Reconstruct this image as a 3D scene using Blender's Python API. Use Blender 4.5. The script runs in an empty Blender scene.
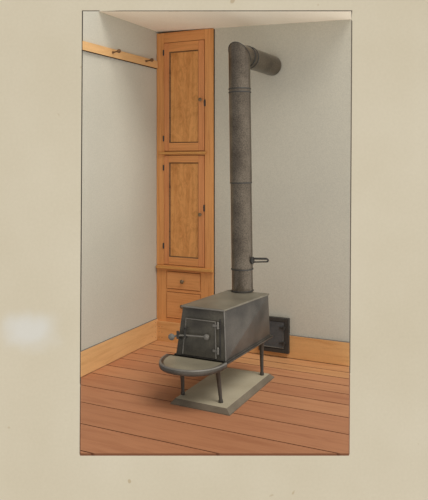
import bpy, math, random
from mathutils import Vector, Matrix
random.seed(7)
sc = bpy.context.scene
COL = sc.collection
PI = math.pi

# ---------------------------------------------------------------- camera numbers
F, CX, HV, H = 644.0, 214.0, 160.0, 1.52
YAW = math.radians(25.6017)
CAM = Vector((2.780, -4.698, H))
FW = Vector((-math.sin(YAW), math.cos(YAW), 0))      # view direction on the floor
RT = Vector((math.cos(YAW), math.sin(YAW), 0))

def ray(u, v): return RT * ((u - CX) / F) + FW + Vector((0, 0, (HV - v) / F))
def onz(u, v, z): d = ray(u, v); return CAM + d * ((z - H) / d.z)
def ony(u, v, y): d = ray(u, v); return CAM + d * ((y - CAM.y) / d.y)
def onx(u, v, x): d = ray(u, v); return CAM + d * ((x - CAM.x) / d.x)

# ---------------------------------------------------------------- materials
def srgb(r, g, b):
    f = lambda c: (c / 255 / 12.92) if c / 255 <= .04045 else ((c / 255 + .055) / 1.055) ** 2.4
    return (f(r), f(g), f(b), 1)

def mk(name, rough=.7, spec=.3, metal=0.0):
    m = bpy.data.materials.new(name); m.use_nodes = True
    nt = m.node_tree; b = nt.nodes['Principled BSDF']
    b.inputs['Roughness'].default_value = rough
    b.inputs['Specular IOR Level'].default_value = spec
    b.inputs['Metallic'].default_value = metal
    return m, nt, b

def N(nt, kind, **kw):
    n = nt.nodes.new(kind)
    for k, v in kw.items():
        if k.startswith('_'): setattr(n, k[1:], v)
        else: n.inputs[k.replace('_', ' ')].default_value = v
    return n

def ramp(nt, fac, stops):
    r = nt.nodes.new('ShaderNodeValToRGB')
    cr = r.color_ramp
    while len(cr.elements) < len(stops): cr.elements.new(.5)
    for e, (p, c) in zip(cr.elements, stops): e.position = p; e.color = c
    nt.links.new(fac, r.inputs['Fac'])
    return r

def mul(nt, a, b, fac=1.0, mode='MULTIPLY'):
    m = nt.nodes.new('ShaderNodeMix'); m.data_type = 'RGBA'; m.blend_type = mode
    m.inputs[0].default_value = fac
    nt.links.new(a, m.inputs[6])
    if hasattr(b, 'links'): nt.links.new(b, m.inputs[7])
    else: m.inputs[7].default_value = b
    return m.outputs[2]

def grainy(name, c1, c2, scale=3.0, fine=180, fine_amt=.12, rough=.85, spec=.15, bump=.0, detail=4, metal=0.0):
    """mottled wash of two close colours with a fine grain, as of paint on tooth"""
    m, nt, b = mk(name, rough, spec, metal)
    tc = nt.nodes.new('ShaderNodeTexCoord')
    n1 = N(nt, 'ShaderNodeTexNoise', Scale=scale, Detail=detail)
    n2 = N(nt, 'ShaderNodeTexNoise', Scale=fine, Detail=2.0)
    nt.links.new(tc.outputs['Object'], n1.inputs['Vector']); nt.links.new(tc.outputs['Object'], n2.inputs['Vector'])
    r1 = ramp(nt, n1.outputs['Fac'], [(.3, c1), (.7, c2)])
    lo, hi = 1 - fine_amt, 1 + fine_amt * .4
    r2 = ramp(nt, n2.outputs['Fac'], [(.3, (lo, lo, lo, 1)), (.7, (hi, hi, hi, 1))])
    nt.links.new(mul(nt, r1.outputs['Color'], r2.outputs['Color']), b.inputs['Base Color'])
    if bump:
        bp = N(nt, 'ShaderNodeBump', Strength=bump, Distance=.004)
        nt.links.new(n2.outputs['Fac'], bp.inputs['Height']); nt.links.new(bp.outputs['Normal'], b.inputs['Normal'])
    return m

def wood(name, light, dark, axis=2, stretch=14.0, rough=.6, burl=0.0, amt=1.0, island=0.0):
    """long grain along one axis, optional burl"""
    m, nt, b = mk(name, rough, .25)
    tc = nt.nodes.new('ShaderNodeTexCoord')
    mp = nt.nodes.new('ShaderNodeMapping')
    s = [stretch * 4] * 3; s[axis] = 2.6
    mp.inputs['Scale'].default_value = s
    nt.links.new(tc.outputs['Object'], mp.inputs['Vector'])
    n1 = N(nt, 'ShaderNodeTexNoise', Scale=1.0, Detail=5.0, Roughness=.6, Distortion=.6)
    nt.links.new(mp.outputs['Vector'], n1.inputs['Vector'])
    r1 = ramp(nt, n1.outputs['Fac'], [(.30, dark), (.52, light), (.75, tuple(min(1, c * 1.08) for c in light[:3]) + (1,))])
    out = r1.outputs['Color']
    if burl:
        n3 = N(nt, 'ShaderNodeTexNoise', Scale=9.0, Detail=6.0, Roughness=.65, Distortion=2.2)
        mp2 = nt.nodes.new('ShaderNodeMapping'); mp2.inputs['Scale'].default_value = (1.6, 1.6, .8)
        nt.links.new(tc.outputs['Object'], mp2.inputs['Vector']); nt.links.new(mp2.outputs['Vector'], n3.inputs['Vector'])
        r3 = ramp(nt, n3.outputs['Fac'], [(.35, (.72, .66, .58, 1)), (.55, (1, 1, 1, 1))])
        out = mul(nt, out, r3.outputs['Color'], burl)
    if island:
        g = nt.nodes.new('ShaderNodeNewGeometry')
        r4 = ramp(nt, g.outputs['Random Per Island'], [(0, (1 - island,) * 3 + (1,)), (1, (1 + island,) * 3 + (1,))])
        out = mul(nt, out, r4.outputs['Color'])
    n2 = N(nt, 'ShaderNodeTexNoise', Scale=170.0, Detail=2.0)
    nt.links.new(tc.outputs['Object'], n2.inputs['Vector'])
    r2 = ramp(nt, n2.outputs['Fac'], [(.3, (.93,) * 3 + (1,)), (.7, (1.04,) * 3 + (1,))])
    out = mul(nt, out, r2.outputs['Color'])
    nt.links.new(out, b.inputs['Base Color'])
    return m

M = {}
M['plaster_left'] = grainy('plaster_left', srgb(192, 188, 173), srgb(200, 195, 180), 1.4, 150, .10)
M['plaster_right'] = grainy('plaster_right', srgb(190, 185, 170), srgb(200, 194, 177), 1.2, 150, .10)
M['ceiling'] = grainy('ceiling_wash', srgb(244, 232, 212), srgb(248, 238, 220), 1.5, 120, .05)
M['pencil'] = mk('pencil_edge', .9, .1)[0]
M['pencil'].node_tree.nodes['Principled BSDF'].inputs['Base Color'].default_value = srgb(84, 76, 66)
M['brown_edge'] = mk('brown_edge', .9, .1)[0]
M['brown_edge'].node_tree.nodes['Principled BSDF'].inputs['Base Color'].default_value = srgb(116, 76, 54)
M['gap_and_shade'] = mk('dark_gap_and_shade', .95, .05)[0]
M['gap_and_shade'].node_tree.nodes['Principled BSDF'].inputs['Base Color'].default_value = srgb(62, 38, 24)
M['case'] = wood('orange_case_wood', srgb(216, 152, 92), srgb(197, 131, 76), 2)
M['rail'] = wood('orange_rail_wood', srgb(212, 146, 88), srgb(192, 127, 74), 0)
M['door'] = wood('orange_door_wood', srgb(209, 140, 88), srgb(190, 119, 72), 2)
M['panel'] = wood('burl_panel_wood', srgb(216, 153, 90), srgb(200, 134, 74), 2, 8, burl=.8)
M['drawer'] = wood('drawer_wood', srgb(216, 152, 94), srgb(200, 134, 78), 0)
M['ledge'] = wood('ledge_wood', srgb(206, 150, 84), srgb(180, 122, 64), 0)
M['base_l'] = wood('pale_board_wood', srgb(218, 174, 120), srgb(204, 156, 102), 1, 7)
M['base_r'] = wood('pale_board_wood_x', srgb(212, 162, 106), srgb(196, 142, 86), 0, 7)
M['cap'] = mk('shaded_cap_line', .8, .2)[0]  # shade line along the baseboard tops, painted in grey
M['cap'].node_tree.nodes['Principled BSDF'].inputs['Base Color'].default_value = srgb(112, 106, 98)
M['peg'] = wood('peg_wood', srgb(120, 88, 58), srgb(70, 50, 34), 0)
M['plank'] = []
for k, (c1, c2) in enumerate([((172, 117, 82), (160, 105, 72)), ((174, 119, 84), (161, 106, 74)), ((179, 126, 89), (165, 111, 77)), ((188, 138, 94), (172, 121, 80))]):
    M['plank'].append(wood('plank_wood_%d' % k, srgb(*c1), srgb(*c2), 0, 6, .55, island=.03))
M['iron'] = grainy('stove_iron', srgb(50, 46, 40), srgb(98, 92, 83), 5, 160, .25, .42, .5, .15, metal=.4)
M['iron_front'] = grainy('shaded_front_iron', srgb(48, 44, 38), srgb(92, 87, 75), 7, 160, .25, .55, .4, .15)  # stove front's shade put into the colour, slightly darker than the sides
M['iron_dark'] = grainy('black_iron', srgb(46, 44, 40), srgb(62, 59, 54), 9, 160, .2, .5, .4, .1)
M['iron_light'] = grainy('worn_iron_edge', srgb(98, 94, 87), srgb(122, 117, 108), 12, 160, .15, .4, .5)
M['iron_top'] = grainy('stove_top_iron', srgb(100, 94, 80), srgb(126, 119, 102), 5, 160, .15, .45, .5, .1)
M['iron_plate'] = grainy('grey_iron_plate', srgb(72, 73, 73), srgb(92, 92, 91), 8, 150, .2, .7, .2)
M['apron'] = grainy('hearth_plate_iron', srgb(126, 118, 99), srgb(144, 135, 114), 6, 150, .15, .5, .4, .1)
M['pipe'] = grainy('sheet_iron_pipe', srgb(96, 86, 75), srgb(126, 115, 101), 7, 130, .4, .28, .5, .06, metal=.85)
M['slab'] = grainy('grey_stone', srgb(166, 155, 131), srgb(180, 170, 146), 5, 150, .12, .8, .2)
M['slab_rim'] = grainy('dark_stone_rim', srgb(100, 91, 77), srgb(120, 110, 94), 6, 150, .15, .8, .2)  # darker tone than the slab top
M['brass'] = grainy('dull_brass', srgb(96, 78, 54), srgb(130, 108, 76), 30, 200, .1, .4, .5)
M['blackmetal'] = grainy('black_metal', srgb(48, 44, 42), srgb(66, 62, 60), 30, 200, .1, .5, .4)

# ---------------------------------------------------------------- mesh helpers
class MB:
    def __init__(self): self.v, self.f, self.mi = [], [], []
    def add(self, verts, faces, mi=0):
        o = len(self.v); self.v += [Vector(p) for p in verts]
        self.f += [tuple(i + o for i in f) for f in faces]; self.mi += [mi] * len(faces); return self
    def box(self, x0, x1, y0, y1, z0, z1, mi=0):
        vs = [(x, y, z) for z in (z0, z1) for y in (y0, y1) for x in (x0, x1)]
        return self.add(vs, [(0, 2, 3, 1), (4, 5, 7, 6), (0, 1, 5, 4), (2, 6, 7, 3), (0, 4, 6, 2), (1, 3, 7, 5)], mi)
    def loft(self, a, b, mi=0, side=None):
        """prism between two polygons with equal vertex counts; side = material slot per side"""
        n = len(a); o = len(self.v)
        self.v += [Vector(p) for p in a] + [Vector(p) for p in b]
        self.f += [tuple(o + i for i in range(n)), tuple(o + n + i for i in reversed(range(n)))]; self.mi += [mi, mi]
        for i in range(n):
            j = (i + 1) % n
            self.f.append((o + i, o + n + i, o + n + j, o + j)); self.mi.append(side[i] if side else mi)
        return self
    def tube(self, pts, radii, n=20, mi=0, caps=True):
        pts = [Vector(p) for p in pts]
        if not hasattr(radii, '__len__'): radii = [radii] * len(pts)
        rings = []
        up = None
        for i, p in enumerate(pts):
            if i == 0: t = pts[1] - p
            elif i == len(pts) - 1: t = p - pts[i - 1]
            else: t = (pts[i + 1] - p).normalized() + (p - pts[i - 1]).normalized()
            t.normalize()
            if up is None:
                up = Vector((0, 0, 1)) if abs(t.z) < .9 else Vector((1, 0, 0))
            s = t.cross(up).normalized(); w = s.cross(t).normalized(); up = w
            rings.append([p + (s * math.cos(2 * PI * k / n) + w * math.sin(2 * PI * k / n)) * radii[i] for k in range(n)])
        o = len(self.v)
        for r in rings: self.v += r
        for i in range(len(rings) - 1):
            for k in range(n):
                a = o + i * n + k; b = o + i * n + (k + 1) % n
                self.f.append((a, b, b + n, a + n)); self.mi.append(mi)
        if caps:
            self.f.append(tuple(o + k for k in reversed(range(n)))); self.mi.append(mi)
            e = o + (len(rings) - 1) * n
            self.f.append(tuple(e + k for k in range(n))); self.mi.append(mi)
        return self
    def lathe(self, base, axis, prof, n=24, mi=0):
        """profile of (distance along axis, radius) turned about the axis"""
        a = Vector(axis).normalized(); b = Vector(base)
        ref = Vector((0, 0, 1)) if abs(a.z) < .9 else Vector((1, 0, 0))
        s = a.cross(ref).normalized(); w = s.cross(a).normalized(); o = len(self.v)
        for d, r in prof:
            for k in range(n):
                an = 2 * PI * k / n
                self.v.append(b + a * d + (s * math.cos(an) + w * math.sin(an)) * max(r, 1e-4))
        for i in range(len(prof) - 1):
            for k in range(n):
                p = o + i * n + k; q = o + i * n + (k + 1) % n
                self.f.append((p, q, q + n, p + n)); self.mi.append(mi)
        self.f.append(tuple(o + k for k in reversed(range(n)))); self.mi.append(mi)
        e = o + (len(prof) - 1) * n
        self.f.append(tuple(e + k for k in range(n))); self.mi.append(mi)
        return self
    def sphere(self, c, r, sx=1, sy=1, sz=1, n=16, m=10, mi=0):
        o = len(self.v); c = Vector(c)
        for i in range(m + 1):
            ph = PI * i / m
            for k in range(n):
                th = 2 * PI * k / n; q = max(math.sin(ph), 1e-3)
                self.v.append(c + Vector((r * sx * q * math.cos(th), r * sy * q * math.sin(th), r * sz * math.cos(ph))))
        for i in range(m):
            for k in range(n):
                a = o + i * n + k; b = o + i * n + (k + 1) % n
                self.f.append((a, a + n, b + n, b)); self.mi.append(mi)
        return self

def world_loc(o):
    p = Vector((0, 0, 0))
    while o is not None: p = p + o.location; o = o.parent
    return p

def obj(name, mb, mats, parent=None, bevel=0.0, smooth=False, origin=None, segs=2):
    """link one mesh object; the builder's coordinates are world coordinates"""
    if not isinstance(mats, (list, tuple)): mats = [mats]
    if origin is None:
        lo = Vector([min(p[i] for p in mb.v) for i in range(3)]); hi = Vector([max(p[i] for p in mb.v) for i in range(3)])
        origin = Vector(((lo.x + hi.x) / 2, (lo.y + hi.y) / 2, lo.z))
    origin = Vector(origin)
    me = bpy.data.meshes.new(name)
    me.from_pydata([tuple(p - origin) for p in mb.v], [], mb.f)
    for m in mats: me.materials.append(m)
    for p, mi in zip(me.polygons, mb.mi): p.material_index = mi
    me.update()
    import bmesh
    bm = bmesh.new(); bm.from_mesh(me); bmesh.ops.recalc_face_normals(bm, faces=bm.faces); bm.to_mesh(me); bm.free()
    o = bpy.data.objects.new(name, me); COL.objects.link(o)
    o.location = origin
    if parent is not None:
        o.parent = parent; o.location = origin - world_loc(parent)
    if bevel:
        md = o.modifiers.new('bevel', 'BEVEL'); md.width = bevel; md.segments = segs; md.limit_method = 'ANGLE'; md.angle_limit = math.radians(40)
    if smooth:
        for p in me.polygons: p.use_smooth = True
        try: me.set_sharp_from_angle(angle=math.radians(38))
        except Exception: pass
    return o

def thing(name, label, cat, loc, group=None):
    o = bpy.data.objects.new(name, None); COL.objects.link(o); o.location = loc
    o.empty_display_size = .1
    o['label'] = label; o['category'] = cat
    if group: o['group'] = group
    return o

def tag(o, label, cat, group=None):
    o['label'] = label; o['category'] = cat
    if group: o['group'] = group
    return o

def struct(o): o['kind'] = 'structure'; return o

# ---------------------------------------------------------------- the room corner, cut open towards the viewer
ZC = 2.605
VT, VB = 11.3, 453.4                                # where the cut runs
def UL(v): return 83.0 - 2.6 * (v - 11) / 443
def UR(v): return 351.3 - 2.6 * (v - 11) / 443
YR = .02                                            # face of the right wall
CW = .518                                           # width of the cupboard
T = .06

def ceil_z(x): return ZC - .030 * max(x, 0)             # the old ceiling sags to the right
# left wall: face x = 0, from the cut back past the cupboard
def left_outline(x, u, v, z_top):
    yf = onx(UL(375) - u, 200, x).y
    yt = onx(UL(11) - u, 200, x).y
    zf = onx(UL(11) - u, v, x).z
    ya = onz(100, v, z_top)                         # where the top cut meets the ceiling height, on this plane
    k = (z_top - H) / ((HV - v) / F)    # depth at which row v reaches the ceiling
    # point on plane x with view depth k
    y = CAM.y + (k - (x - CAM.x) * FW.x) / FW.y
    return [(x, yf, -.07), (x, .34, -.07), (x, .34, z_top), (x, y, z_top), (x, yt, zf)]
mb = MB().loft(left_outline(-.010, 0, VT, ZC), left_outline(-T, 1.1, VT - .9, ZC + .03), 0, [0, 0, 0, 1, 1])
struct(obj('wall_left', mb, [M['plaster_left'], M['pencil']]))

# right wall: face y = YR
def right_outline(y, u, x0):
    xe, xt = ony(UR(367) + u, 200, y).x, ony(UR(20) + u, 200, y).x
    return [(x0, y, -.07), (xe, y, -.07), (xt, y, ceil_z(xt)), (x0, y, ceil_z(x0))]
mb = MB().loft(right_outline(YR, 0, CW + .008), right_outline(YR + T, 1.1, CW + .008), 0, [0, 1, 0, 0])
struct(obj('wall_right', mb, [M['plaster_right'], M['pencil']]))

# ceiling
def ceil_outline(z, ur, v, x0):
    k = (z - H) / ((HV - v) / F)
    yl = CAM.y + (k - (x0 - CAM.x) * FW.x) / FW.y
    pr_ = onz(ur, v, z - .051)
    pw = ony(ur, v, YR)
    return [(x0, .34, z), (x0, yl, z), (pr_.x, pr_.y, z - .030 * pr_.x), (pw.x, YR, z - .030 * pw.x), (CW, YR, z - .030 * CW), (CW, .34, z - .030 * CW)]
mb = MB().loft(ceil_outline(ZC, UR(11), VT, -.010), ceil_outline(ZC + .06, UR(11) + 1.0, VT - .8, -.010), 0, [0, 1, 1, 0, 0, 0])
struct(obj('ceiling', mb, [M['ceiling'], M['pencil']]))

# floor: planks that run along the right wall, on a dark bed
def clip(poly, y0, y1):
    def half(ps, f):
        out = []
        for i, p in enumerate(ps):
            q = ps[(i + 1) % len(ps)]; a, b = f(p), f(q)
            if a >= 0: out.append(p)
            if a * b < 0: t = a / (a - b); out.append((p[0] + (q[0] - p[0]) * t, p[1] + (q[1] - p[1]) * t))
        return out
    return half(half(poly, lambda p: p[1] - y0), lambda p: y1 - p[1])
def floor_outline(z, ul, ur, v, back):
    a, b = onz(UL(454) - ul, v, z), onz(UR(454) + ur, v, z)
    l = onx(UL(375) - ul, 300, -.0098); r = ony(UR(367) + ur, 300, back)
    return [(a.x, a.y), (b.x, b.y), (r.x, back), (-.0098, back), (l.x, l.y)]
top = floor_outline(0, 0, 0, VB, YR - .0005)
bot = floor_outline(-.07, .9, .9, VB + .8, YR - .0005)
mb = MB().loft([(x, y, -.012) for x, y in top], [(x, y, -.07) for x, y in bot], 0, [0] * 5)
SEAMS = [.1, -.13, -.26, -.40, -.555, -.735, -.93, -1.16, -1.41, -1.68, -1.96, -2.3]
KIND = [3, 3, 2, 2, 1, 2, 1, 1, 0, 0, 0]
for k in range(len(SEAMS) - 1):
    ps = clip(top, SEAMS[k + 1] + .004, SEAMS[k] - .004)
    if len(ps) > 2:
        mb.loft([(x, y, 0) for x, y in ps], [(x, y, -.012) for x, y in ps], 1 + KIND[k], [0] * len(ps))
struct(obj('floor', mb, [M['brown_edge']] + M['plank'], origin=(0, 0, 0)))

# baseboards
def strip_left(z0, z1, th, mi_top):
    """board on the left wall, cut at the same place as the wall"""
    ya, yb = onx(UL(365), 300, -.0095).y, onx(UL(365) - .3, 300, th).y
    return MB().loft([(-.0095, ya, z0), (-.0095, 0, z0), (-.0095, 0, z1), (-.0095, ya, z1)], [(th, yb, z0), (th, 0, z0), (th, 0, z1 - .002), (th, yb, z1 - .002)], 0, [0, 0, mi_top, 2])
mb = strip_left(.005, .184, .002, 1)
for z in (.03, .075, .12, .155):
    mb.lathe((.002, -.035, z), (1, 0, 0), [(0, .003), (.001, .003)], 8, 2)
for z in (.05, .13):
    mb.lathe((.002, -.09, z), (1, 0, 0), [(0, .0025), (.001, .0025)], 8, 2)
struct(obj('baseboard_left', mb, [M['base_l'], M['cap'], M['brown_edge']]))
xa, xb = ony(UR(355), 300, YR).x, ony(UR(355) + .2, 300, 0).x
mb = MB().loft([(CW + .002, YR - .001, .005), (xa, YR - .001, .005), (xa, YR - .001, .178), (CW + .002, YR - .001, .178)],
               [(CW + .002, 0, .005), (xb, 0, .005), (xb, 0, .176), (CW + .002, 0, .176)], 0, [0, 2, 1, 0])
struct(obj('baseboard_right', mb, [M['base_r'], M['cap'], M['brown_edge']]))

# ---------------------------------------------------------------- peg rail on the left wall
rail = thing('peg_rail', 'long pale wooden rail with two turned pegs high on the left wall', 'peg rail', (0, -.5, 2.28))
ya, yb = onx(UL(45), 60, -.0095).y, onx(UL(45) - .3, 60, .01).y
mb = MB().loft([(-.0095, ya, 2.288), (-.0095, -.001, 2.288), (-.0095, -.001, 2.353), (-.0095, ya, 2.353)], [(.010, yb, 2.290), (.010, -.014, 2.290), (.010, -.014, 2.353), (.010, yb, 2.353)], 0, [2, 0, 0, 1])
obj('board', mb, [M['base_l'], M['pencil'], M['gap_and_shade']], rail)  # underside painted dark as the shadow below the rail
for y in (onx(112.4, 50.8, .010).y + .005, onx(145.6, 60, .010).y + .005):
    mb = MB().lathe((.010, y, 2.326), (1, -.05, .10), [(0, .010), (.004, .008), (.02, .0055), (.036, .0055), (.044, .008), (.048, .011), (.054, .0145), (.063, .0145), (.070, .010), (.072, .003)], 20)
    obj('peg', mb, M['peg'], rail, smooth=True)

# ---------------------------------------------------------------- built-in cupboard
cup = thing('cupboard', 'tall narrow orange wooden cupboard with two panelled doors over two drawers in the corner', 'cupboard', (CW / 2, .15, 0))
obj('carcass', MB().box(-.009, CW - .001, .022, .30, .0, ZC - .018), M['gap_and_shade'], cup)
ff = MB()
ff.box(-.009, .062, 0, .022, .636, ZC - .018, 0); ff.box(.445, CW, 0, .022, .0, ZC - .018, 0)
ff.box(-.009, .088, 0, .022, .0, .612, 0); ff.box(.406, .445, 0, .022, .0, .612, 0)
ff.box(.062, .445, 0, .022, 2.503, ZC - .018, 1)
ff.box(.062, .445, 0, .022, 1.562, 1.592, 1); ff.box(.0005, .445, 0, .022, .612, .642, 1)
ff.box(.088, .406, 0, .022, .591, .612, 1); ff.box(.088, .406, 0, .022, .419, .444, 1); ff.box(.088, .406, 0, .022, .10, .200, 1)
obj('face_frame', ff, [M['case'], M['rail']], cup, bevel=.002)
obj('plinth_board', MB().box(.0005, CW - .002, -.012, -.0005, 0, .166), M['base_r'], cup, bevel=.0015)
nl = MB()
for x in (.022, .05):
    for z in (.03, .075, .12): nl.lathe((x, -.012, z), (0, -1, 0), [(0, .003), (.0012, .0028)], 8)
obj('nail', nl, M['blackmetal'], cup)['kind'] = 'stuff'

def door(x0, x1, z0, z1, px0, px1, pz0, pz1, hinges, knob, latch):
    f = MB()
    y0, y1 = -.003, .018
    f.box(x0, px0, y0, y1, z0, z1, 0); f.box(px1, x1, y0, y1, z0, z1, 0)
    f.box(px0, px1, y0, y1, pz1, z1, 1); f.box(px0, px1, y0, y1, z0, pz0, 1)
    d = obj('door', f, [M['door'], M['rail']], cup, bevel=.0012)
    # sunk panel with a sloped bead round it
    p = MB(); i = .009; yp = .011
    a = [(px0, y0 + .001, pz0), (px1, y0 + .001, pz0), (px1, y0 + .001, pz1), (px0, y0 + .001, pz1)]
    b = [(px0 + i, yp, pz0 + i), (px1 - i, yp, pz0 + i), (px1 - i, yp, pz1 - i), (px0 + i, yp, pz1 - i)]
    p.add(a + b, [(0, 1, 5, 4), (1, 2, 6, 5), (2, 3, 7, 6), (3, 0, 4, 7)], 1)
    p.add(b, [(0, 1, 2, 3)], 0)
    obj('panel', p, [M['panel'], M['peg']], d)
    for z in hinges:
        h = MB().box(x0 - .012, x0 + .001, y0 - .003, y0 + .001, z - .022, z + .022)
        h.tube([(x0 - .005, y0 - .004, z - .024), (x0 - .005, y0 - .004, z + .024)], .0042, 10)
        obj('hinge', h, M['blackmetal'], d)
    k = MB().lathe((knob[0], y0, knob[1]), (0, -1, 0), [(0, .008), (.004, .006), (.010, .006), (.015, .013), (.022, .0155), (.028, .012), (.031, .003)], 20)
    obj('knob', k, M['brass'], d, smooth=True)
    t = MB().box(latch[0] - .007, latch[0] + .007, -.006, .0, latch[1] - .027, latch[1] + .027)
    t.lathe((latch[0], -.006, latch[1] + .006), (0, -1, 0), [(0, .006), (.006, .006), (.009, .003)], 12)
    obj('turn_latch', t, M['blackmetal'], cup, bevel=.002)
    return d
door(.0665, .4405, 1.5965, 2.4985, .114, .388, 1.662, 2.424, (2.42, 1.70), (.414, 2.012), (.447, 1.985))
door(.0665, .4405, .6465, 1.5575, .112, .388, .710, 1.500, (1.455, .80), (.412, 1.075), (.441, 1.128))
L = MB().loft([(.022, -.0035, 1.568), (.462, -.0035, 1.568), (.462, -.0035, 1.588), (.022, -.0035, 1.588)], [(.022, -.024, 1.570), (.462, -.024, 1.570), (.462, -.024, 1.588), (.022, -.024, 1.588)])
obj('ledge', L, M['ledge'], cup, bevel=.003)
obj('ledge', MB().box(.0005, .528, -.028, -.0005, .612, .636), M['ledge'], cup, bevel=.004)
def drawer(z0, z1, kz):
    d = obj('drawer', MB().box(.092, .402, -.004, .018, z0, z1), M['drawer'], cup, bevel=.0025)
    k = MB().lathe((.247, -.004, kz), (0, -1, 0), [(0, .009), (.004, .007), (.012, .007), (.018, .015), (.025, .0175), (.031, .013), (.034, .003)], 20)
    obj('knob', k, M['brass'], d, smooth=True)
drawer(.448, .587, .516)
drawer(.204, .415, .310)

# ---------------------------------------------------------------- stone slab under the stove
ga, gb, gc = onz(170.3, 404, 0), onz(229.6, 416, 0), onz(274.4, 377.6, 0)
a = [(ga.x, ga.y, 0), (gb.x, gb.y, 0), (gc.x, gc.y, 0), (ga.x, gc.y, 0)]
HS = .036
qa, qb, qc = onz(175.6, 398, HS), onz(226.6, 408.4, HS), onz(269.5, 373.7, HS)
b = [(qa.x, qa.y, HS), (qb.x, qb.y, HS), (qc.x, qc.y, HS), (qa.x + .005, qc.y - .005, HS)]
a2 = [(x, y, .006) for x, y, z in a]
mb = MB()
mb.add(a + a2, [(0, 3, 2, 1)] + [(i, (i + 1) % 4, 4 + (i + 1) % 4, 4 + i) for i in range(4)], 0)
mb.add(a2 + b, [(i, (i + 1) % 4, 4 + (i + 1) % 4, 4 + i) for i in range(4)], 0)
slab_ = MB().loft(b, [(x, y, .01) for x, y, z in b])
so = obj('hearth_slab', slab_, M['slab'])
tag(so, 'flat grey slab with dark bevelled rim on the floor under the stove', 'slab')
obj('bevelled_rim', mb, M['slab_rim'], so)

# ---------------------------------------------------------------- stove
ZB, ZT = .285, .598
YF, YK = -1.125, -.455
stove = thing('wood_stove', 'black iron box stove with half-round hearth plate standing on the grey slab', 'stove', (.985, -.8, .036))
bt = [(.800, YF, ZB), (1.148, YF, ZB), (1.184, YK, ZB), (.820, YK, ZB)]
br = onz(269.6, 293.4, ZT + .01)
tp = [(.850, YF, ZT), (1.136, YF, ZT), (br.x - .006, br.y - .006, ZT), (br.x - .300, br.y - .006, ZT)]
mb = MB().loft(bt, tp, 0, [1, 0, 0, 0])
obj('firebox', mb, [M['iron'], M['iron_front']], stove, bevel=.004)
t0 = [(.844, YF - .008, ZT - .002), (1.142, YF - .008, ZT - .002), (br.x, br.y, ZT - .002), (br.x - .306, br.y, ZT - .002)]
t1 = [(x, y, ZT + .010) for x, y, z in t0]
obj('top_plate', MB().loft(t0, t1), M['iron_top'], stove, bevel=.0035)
tr = MB().tube([(.844, YF - .009, ZT + .002), (1.141, YF - .009, ZT + .002)], .0045, 10)
obj('top_rim', tr, M['iron_light'], stove, smooth=True)
# bottom flange in two steps
def quad(g, z0, z1):
    q = [(.800 - g, YF - g * .5, z0), (1.148 + g, YF - g * .5, z0), (1.184 + g, YK + g, z0), (.820 - g, YK + g, z0)]
    return q, [(x, y, z1) for x, y, z in q]
fl = MB().loft(*quad(.018, ZB - .008, ZB + .002)).loft(*quad(.009, ZB + .002, ZB + .010))
obj('bottom_flange', fl, M['iron'], stove, bevel=.003)
obj('corner_bead', MB().tube([(1.1485, YF - .001, ZB), (1.1365, YF - .001, ZT)], .004, 8), M['iron_light'], stove)
# hearth plate: rounded tray with a lip
def dshape(hw, yb, yf, n=34, e=2.25):
    cx = .950; pts = []
    for i in range(n + 1):
        t = PI * i / n
        c, s = math.cos(t), math.sin(t)
        x = cx + hw * math.copysign(abs(c) ** (2 / e), c)
        y = yb - (yb - yf) * (abs(s) ** (2 / e))
        pts.append((x, y))
    return pts
def ring(ps, z): return [(x, y, z) for x, y in ps]
outer = dshape(.213, YF - .012, -1.384); mid = dshape(.209, YF - .012, -1.380); inn = dshape(.200, YF - .012, -1.369)
hp = MB(); n = len(outer)
layers = [ring(dshape(.190, YF - .012, -1.371), .252), ring(mid, .255), ring(outer, .262), ring(outer, .284), ring(mid, .290), ring(inn, .290), ring(dshape(.183, YF - .012, -1.364), .284)]
allv = [p for l in layers for p in l]; fs = []; mis = []
for i in range(len(layers) - 1):
    for k in range(n):
        kk = (k + 1) % n
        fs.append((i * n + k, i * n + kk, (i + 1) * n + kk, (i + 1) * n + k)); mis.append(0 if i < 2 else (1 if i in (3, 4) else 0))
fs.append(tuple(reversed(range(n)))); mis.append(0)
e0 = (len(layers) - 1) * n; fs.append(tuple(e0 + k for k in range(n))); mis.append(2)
hp.v = [Vector(p) for p in allv]; hp.f = fs; hp.mi = mis
obj('hearth_plate', hp, [M['iron'], M['iron_light'], M['apron']], stove, smooth=True)
# legs
def leg(tx, ty, zt, bx, by):
    p0, p1 = Vector((tx, ty, zt)), Vector((bx, by, HS))
    mbl = MB().tube([p0, p0.lerp(p1, .06), p0.lerp(p1, .12), p0.lerp(p1, .9), p0.lerp(p1, .93), p1], [.021, .020, .0155, .0105, .0135, .0140], 16)
    obj('leg', mbl, M['iron'], stove, smooth=True)
fl_, fr_, rr_ = onz(183, 394.5, HS), onz(221, 402.5, HS), onz(262, 375, HS)
leg(fl_.x + .002, fl_.y - .02, .254, fl_.x, fl_.y)
leg(fr_.x - .014, fr_.y - .02, .254, fr_.x, fr_.y)
leg(rr_.x, rr_.y - .01, ZB - .006, rr_.x, rr_.y)
leg(fl_.x, rr_.y - .01, ZB - .006, fl_.x, rr_.y)
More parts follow.
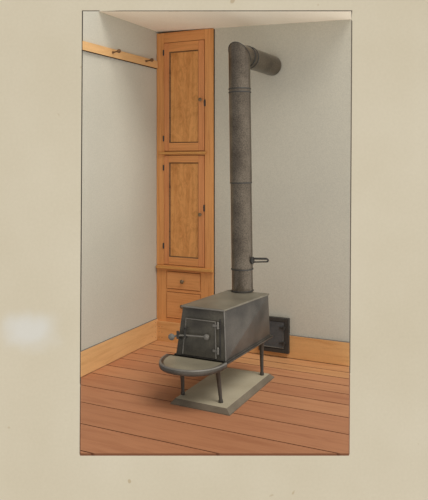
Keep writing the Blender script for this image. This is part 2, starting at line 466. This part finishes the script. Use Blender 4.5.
# front door
yd = YF - .010
dpts = [(.850, .300), (1.090, .300), (1.086, .532), (.876, .532)]
dr = MB().loft([(x, YF - .0005, z) for x, z in dpts], [(x, yd, z) for x, z in dpts])
fd = obj('firebox_door', dr, M['iron_front'], stove, bevel=.002)
bd = MB()
bd.tube([(.855, yd - .001, .304), (.880, yd - .001, .528), (1.082, yd - .001, .528), (1.086, yd - .001, .304)], .0042, 8)
obj('bead', bd, M['iron_light'], fd, smooth=True)
for z in (.505, .350):
    hg = MB().box(1.066, 1.100, yd - .006, yd + .001, z - .007, z + .007)
    hg.tube([(1.101, yd - .004, z - .017), (1.101, yd - .004, z + .017)], .0075, 12)
    hg.sphere((1.101, yd - .004, z + .018), .0075, n=10, m=6)
    obj('hinge', hg, M['iron_light'], fd, smooth=True)
pb = MB().box(1.106, 1.117, YF - .004, YF, .31, .545)
obj('hinge_post', pb, M['iron_dark'], stove, bevel=.002)
# latch bar with round ends
lb = MB()
lb.tube([(.792, yd - .030, .411), (.838, yd - .028, .422), (.885, yd - .022, .428), (1.030, yd - .018, .433)], [.0055, .0065, .0055, .005], 12)
bar = obj('latch_bar', lb, M['iron_light'], fd, smooth=True)
kb = MB().lathe((.792, yd - .022, .410), (.1, -1, 0), [(0, .009), (.004, .018), (.010, .0215), (.016, .0205), (.020, .015), (.021, .012), (.027, .010), (.029, .003)], 24)
obj('knob', kb, M['iron_light'], bar, smooth=True)
ds = MB().lathe((1.030, yd, .433), (0, -1, 0), [(0, .012), (.016, .012), (.017, .0175), (.023, .0175), (.026, .011), (.030, .009), (.031, .003)], 24)
obj('pivot', ds, M['iron_light'], bar, smooth=True)
st = MB().box(.829, .845, YF - .036, YF - .012, .402, .412).box(.829, .845, YF - .046, YF - .036, .402, .452).box(.829, .845, YF - .012, YF - .0005, .390, .420)
obj('catch', st, M['iron_dark'], stove, bevel=.002)
gd = MB().box(.881, .892, yd - .032, yd - .028, .415, .475).box(.881, .892, yd - .032, yd + .001, .468, .476).box(.881, .892, yd - .032, yd + .001, .412, .418)
obj('latch_guide', gd, M['iron_dark'], fd, bevel=.0015)

# ---------------------------------------------------------------- stovepipe
PB = ZT + .010
pb_ = onz(242.5, 291.2, PB)
PX, PY, PR = pb_.x, pb_.y, .0755
PZ = ony(239.3, 54.6, PY).z
LEAN = (ony(239.3, 54.6, PY).x - PX) / (PZ - PB)                                        # the pipe leans a little to the left
def ax(z): return Vector((PX + LEAN * (z - PB), PY, z))
UPV = Vector((LEAN, 0, 1)).normalized()
pipe = thing('stovepipe', 'dark sheet iron stovepipe rising from the stove and elbowing into the right wall', 'stovepipe', (PX, PY, PB))
def vert(z0, z1, r0, r1=None): return MB().lathe(ax(z0), UPV, [(0, r0), (z1 - z0, r1 or r0)], 48)
obj('pipe_section', vert(PB, .775, PR - .002, PR - .003), M['pipe'], pipe, smooth=True)
obj('pipe_section', vert(.775, 1.365, PR - .001, PR - .002), M['pipe'], pipe, smooth=True)
obj('pipe_section', vert(1.365, 2.01, PR + .001, PR), M['pipe'], pipe, smooth=True)
# elbow: mitred, turning back to the wall
n = 48; el = MB()
ctr = ax(PZ)
WP = ony(272.6, 66.0, YR); D = (WP - ctr).normalized(); dh_ = Vector((D.x, D.y, 0)).normalized(); S = Vector((dh_.y, -dh_.x, 0))
lo_r, mit, far = [], [], []
for k in range(n):
    t = 2 * PI * k / n; c, s_ = math.cos(t), math.sin(t)
    lo_r.append(ax(2.005) + S * (PR * c) + dh_ * (PR * s_))
    q = ctr + S * (PR * c) + Vector((0, 0, -PR * s_))
    mit.append(q + dh_ * (PR * s_))
    far.append(q + D * .135)
el.v = lo_r + mit + far
for i in range(2):
    for k in range(n):
        el.f.append((i * n + k, i * n + (k + 1) % n, (i + 1) * n + (k + 1) % n, (i + 1) * n + k)); el.mi.append(0)
obj('elbow', el, M['pipe'], pipe, smooth=True)
LH = (YR - .010 - ctr.y) / D.y
hz = MB().lathe(ctr + D * .125, D, [(0, PR - .004), (.0, PR + .001), (LH - .125, PR + .001)], 48)
obj('pipe_section', hz, M['pipe'], pipe, smooth=True)
def hoop(z, r=.0035, rr=PR):
    m_ = MB().lathe(ax(z - .005), UPV, [(0, rr - .004), (.001, rr + r), (.005, rr + r * 1.4), (.009, rr + r), (.010, rr - .004)], 48)
    obj('seam_ring', m_, M['iron_dark'], pipe, smooth=True)
hoop(2.014); hoop(1.990); hoop(1.362, .0014); hoop(.764, .004, PR - .002); hoop(PB + .007, .004, PR - .002)
for y in (.100, .150):
    m_ = MB().lathe(ctr + D * y, D, [(0, PR), (.001, PR + .004), (.006, PR + .0055), (.011, PR + .004), (.012, PR)], 48)
    obj('seam_ring', m_, M['iron_dark'], pipe, smooth=True)
ms = MB().tube([p + (p - ctr) * .006 for p in mit + mit[:1]], .0026, 8, caps=False)
obj('mitre_seam', ms, M['iron_dark'], pipe, smooth=True)
# damper handle: a hairpin of flat rod
dh = MB()
za, zb_, x0, x1 = ony(252, 258.6, PY).z, ony(252, 262.2, PY).z, PX + PR - .01, ony(266.5, 258, PY).x
pts = [(x0, PY, za), (x1, PY, za + .006)]
for k in range(1, 8):
    t = PI * k / 8; pts.append((x1 + .012 * math.sin(t), PY, (za + .006 + zb_ + .010) / 2 + .010 * math.cos(t)))
pts += [(x1, PY, zb_ + .010), (x0, PY, zb_)]
dh.tube(pts, [.0075] * 2 + [.006] * 7 + [.0045, .0045], 12)
obj('damper_handle', dh, M['iron_dark'], pipe, smooth=True)
obj('damper_hub', MB().lathe((PX + PR - .006, PY, (za + zb_) / 2), (1, 0, 0), [(0, .026), (.010, .026), (.014, .018)], 16), M['iron_dark'], pipe, smooth=True)

# ---------------------------------------------------------------- iron door low on the right wall
iron = thing('cleanout_door', 'square black iron door in a frame low on the right wall behind the stove', 'iron door', (1.06, -.015, .04))
yb0, yf0 = -.0005, -.026
fr = MB(); X0, X1, Z0, Z1 = .925, 1.172, .040, .309; w = .036
fr.box(X0, X0 + w, yf0, yb0, Z0, Z1); fr.box(X1 - w, X1, yf0, yb0, Z0, Z1); fr.box(X0 + w, X1 - w, yf0, yb0, Z1 - w + .006, Z1); fr.box(X0 + w, X1 - w, yf0, yb0, Z0, Z0 + w - .006)
fr.box(X0 + .004, X1 - .004, yb0, YR - .001, .19, Z1 - .004)
obj('frame', fr, M['iron_dark'], iron, bevel=.002)
a0, a1, c0, c1 = X0 + w + .003, X1 - w - .003, Z0 + w - .003, Z1 - w + .003
lf = obj('door', MB().box(a0, a1, yf0 + .002, yb0 - .002, c0, c1), M['iron_plate'], iron, bevel=.002)
obj('bead', MB().tube([(a0 + .006, yf0, c0 + .006), (a1 - .006, yf0, c0 + .006), (a1 - .006, yf0, c1 - .006), (a0 + .006, yf0, c1 - .006), (a0 + .006, yf0, c0 + .006)], .004, 8), M['iron_light'], lf, smooth=True)
for z in (.235, .118):
    hg = MB().box(a1 - .034, a1 + .018, yf0 - .006, yf0 + .003, z - .006, z + .006).tube([(a1 + .002, yf0 - .005, z - .015), (a1 + .002, yf0 - .005, z + .015)], .0065, 10)
    obj('hinge', hg, M['iron_dark'], lf, bevel=.001)

# ---------------------------------------------------------------- the paper sheet behind it all
PD = 16.0
def paper_mat():
    m, nt, b = mk('cream_paper', .9, .1)
    tc = nt.nodes.new('ShaderNodeTexCoord'); sep = nt.nodes.new('ShaderNodeSeparateXYZ')
    nt.links.new(tc.outputs['Object'], sep.inputs[0])
    n1 = N(nt, 'ShaderNodeTexNoise', Scale=.28, Detail=5.0, Roughness=.55)
    n2 = N(nt, 'ShaderNodeTexNoise', Scale=14.0, Detail=3.0)
    n3 = N(nt, 'ShaderNodeTexNoise', Scale=3.2, Detail=1.0)
    for n_ in (n1, n2, n3): nt.links.new(tc.outputs['Object'], n_.inputs['Vector'])
    r1 = ramp(nt, n1.outputs['Fac'], [(.3, srgb(193, 183, 161)), (.7, srgb(200, 191, 171))])
    r2 = ramp(nt, n2.outputs['Fac'], [(.3, (.975, .975, .97, 1)), (.7, (1.01, 1.01, 1.01, 1))])
    out = mul(nt, r1.outputs['Color'], r2.outputs['Color'])
    r3 = ramp(nt, n3.outputs['Fac'], [(.755, (1, 1, 1, 1)), (.79, (.72, .62, .50, 1))])
    out = mul(nt, out, r3.outputs['Color'], .7)
    # the pale smudge at the left
    def smooth_box(sock, c, half, soft):
        s = N(nt, 'ShaderNodeMath', _operation='SUBTRACT'); nt.links.new(sock, s.inputs[0]); s.inputs[1].default_value = c
        ab = N(nt, 'ShaderNodeMath', _operation='ABSOLUTE'); nt.links.new(s.outputs[0], ab.inputs[0])
        n4 = N(nt, 'ShaderNodeTexNoise', Scale=1.6, Detail=2.0); nt.links.new(tc.outputs['Object'], n4.inputs['Vector'])
        ad = N(nt, 'ShaderNodeMath', _operation='MULTIPLY_ADD'); nt.links.new(n4.outputs['Fac'], ad.inputs[0]); ad.inputs[1].default_value = .5; nt.links.new(ab.outputs[0], ad.inputs[2])
        mr = nt.nodes.new('ShaderNodeMapRange'); mr.interpolation_type = 'SMOOTHSTEP'
        mr.inputs['From Min'].default_value = half + soft + .25; mr.inputs['From Max'].default_value = half - soft + .25
        nt.links.new(ad.outputs[0], mr.inputs['Value']); return mr.outputs[0]
    sx = (30 - CX) / F * PD; sz = (HV - 332) / F * PD
    mA = smooth_box(sep.outputs['X'], sx, .56, .34); mB = smooth_box(sep.outputs['Z'], sz, .34, .3)
    mm = N(nt, 'ShaderNodeMath', _operation='MULTIPLY'); nt.links.new(mA, mm.inputs[0]); nt.links.new(mB, mm.inputs[1])
    mm2 = N(nt, 'ShaderNodeMath', _operation='MULTIPLY'); nt.links.new(mm.outputs[0], mm2.inputs[0]); mm2.inputs[1].default_value = .75
    mx = nt.nodes.new('ShaderNodeMix'); mx.data_type = 'RGBA'
    nt.links.new(mm2.outputs[0], mx.inputs[0]); nt.links.new(out, mx.inputs[6]); mx.inputs[7].default_value = srgb(203, 202, 197)
    nt.links.new(mx.outputs[2], b.inputs['Base Color'])
    return m
mb = MB().box(-11, 11, 0, .03, -14, 9)
paper = obj('paper_sheet', mb, paper_mat(), origin=(0, 0, 0))
paper.location = CAM + FW * PD; paper.rotation_euler = (0, 0, YAW)
tag(paper, 'large cream aged sheet of paper with a pale smudge behind the room', 'paper')

# ---------------------------------------------------------------- light
w = bpy.data.worlds.new('World'); sc.world = w; w.use_nodes = True
wn = w.node_tree; bg = wn.nodes['Background']; bg.inputs['Strength'].default_value = .62
# made-up background fill, brightest low on the right to lift ceiling and stove
wtc = wn.nodes.new('ShaderNodeTexCoord')
RV = (RT * .55 - FW * .22 + Vector((0, 0, -.85))).normalized()
wdp = N(wn, 'ShaderNodeVectorMath', _operation='DOT_PRODUCT'); wn.links.new(wtc.outputs['Generated'], wdp.inputs[0]); wdp.inputs[1].default_value = RV
wmr = N(wn, 'ShaderNodeMapRange'); wmr.inputs['From Min'].default_value = -1; wn.links.new(wdp.outputs['Value'], wmr.inputs['Value'])
wr = ramp(wn, wmr.outputs[0], [(.05, (.20, .20, .21, 1)), (.5, (.50, .495, .485, 1)), (1, (1.0, .98, .94, 1))])
wn.links.new(wr.outputs['Color'], bg.inputs['Color'])
bg.inputs['Strength'].default_value = 1.38
def sun(az, el, strength, angle, col):
    """az: travel direction on the floor, degrees to the right of the room's depth axis"""
    d = Vector((math.sin(math.radians(az)) * math.cos(math.radians(el)), math.cos(math.radians(az)) * math.cos(math.radians(el)), -math.sin(math.radians(el))))
    l = bpy.data.lights.new('daylight', 'SUN'); l.energy = strength; l.angle = math.radians(angle); l.color = col
    o = bpy.data.objects.new('daylight', l); COL.objects.link(o); o.location = (0, -4, 5)
    o.rotation_euler = d.to_track_quat('-Z', 'Y').to_euler()
sun(-60, 54, 2.1, 34, (1.0, .97, .92))

# ---------------------------------------------------------------- camera
cd = bpy.data.cameras.new('camera'); co = bpy.data.objects.new('camera', cd); COL.objects.link(co)
co.location = CAM; co.rotation_euler = (PI / 2, 0, YAW)
cd.sensor_fit = 'HORIZONTAL'; cd.sensor_width = 36; cd.lens = 36 * F / 428
cd.shift_x = 0; cd.shift_y = (HV - 250) / 428
cd.clip_end = 100
sc.camera = co
sc.view_settings.view_transform = 'Standard'; sc.view_settings.look = 'None'
sc.view_settings.gamma = 1; sc.view_settings.use_curve_mapping = False; sc.view_settings.exposure = 0
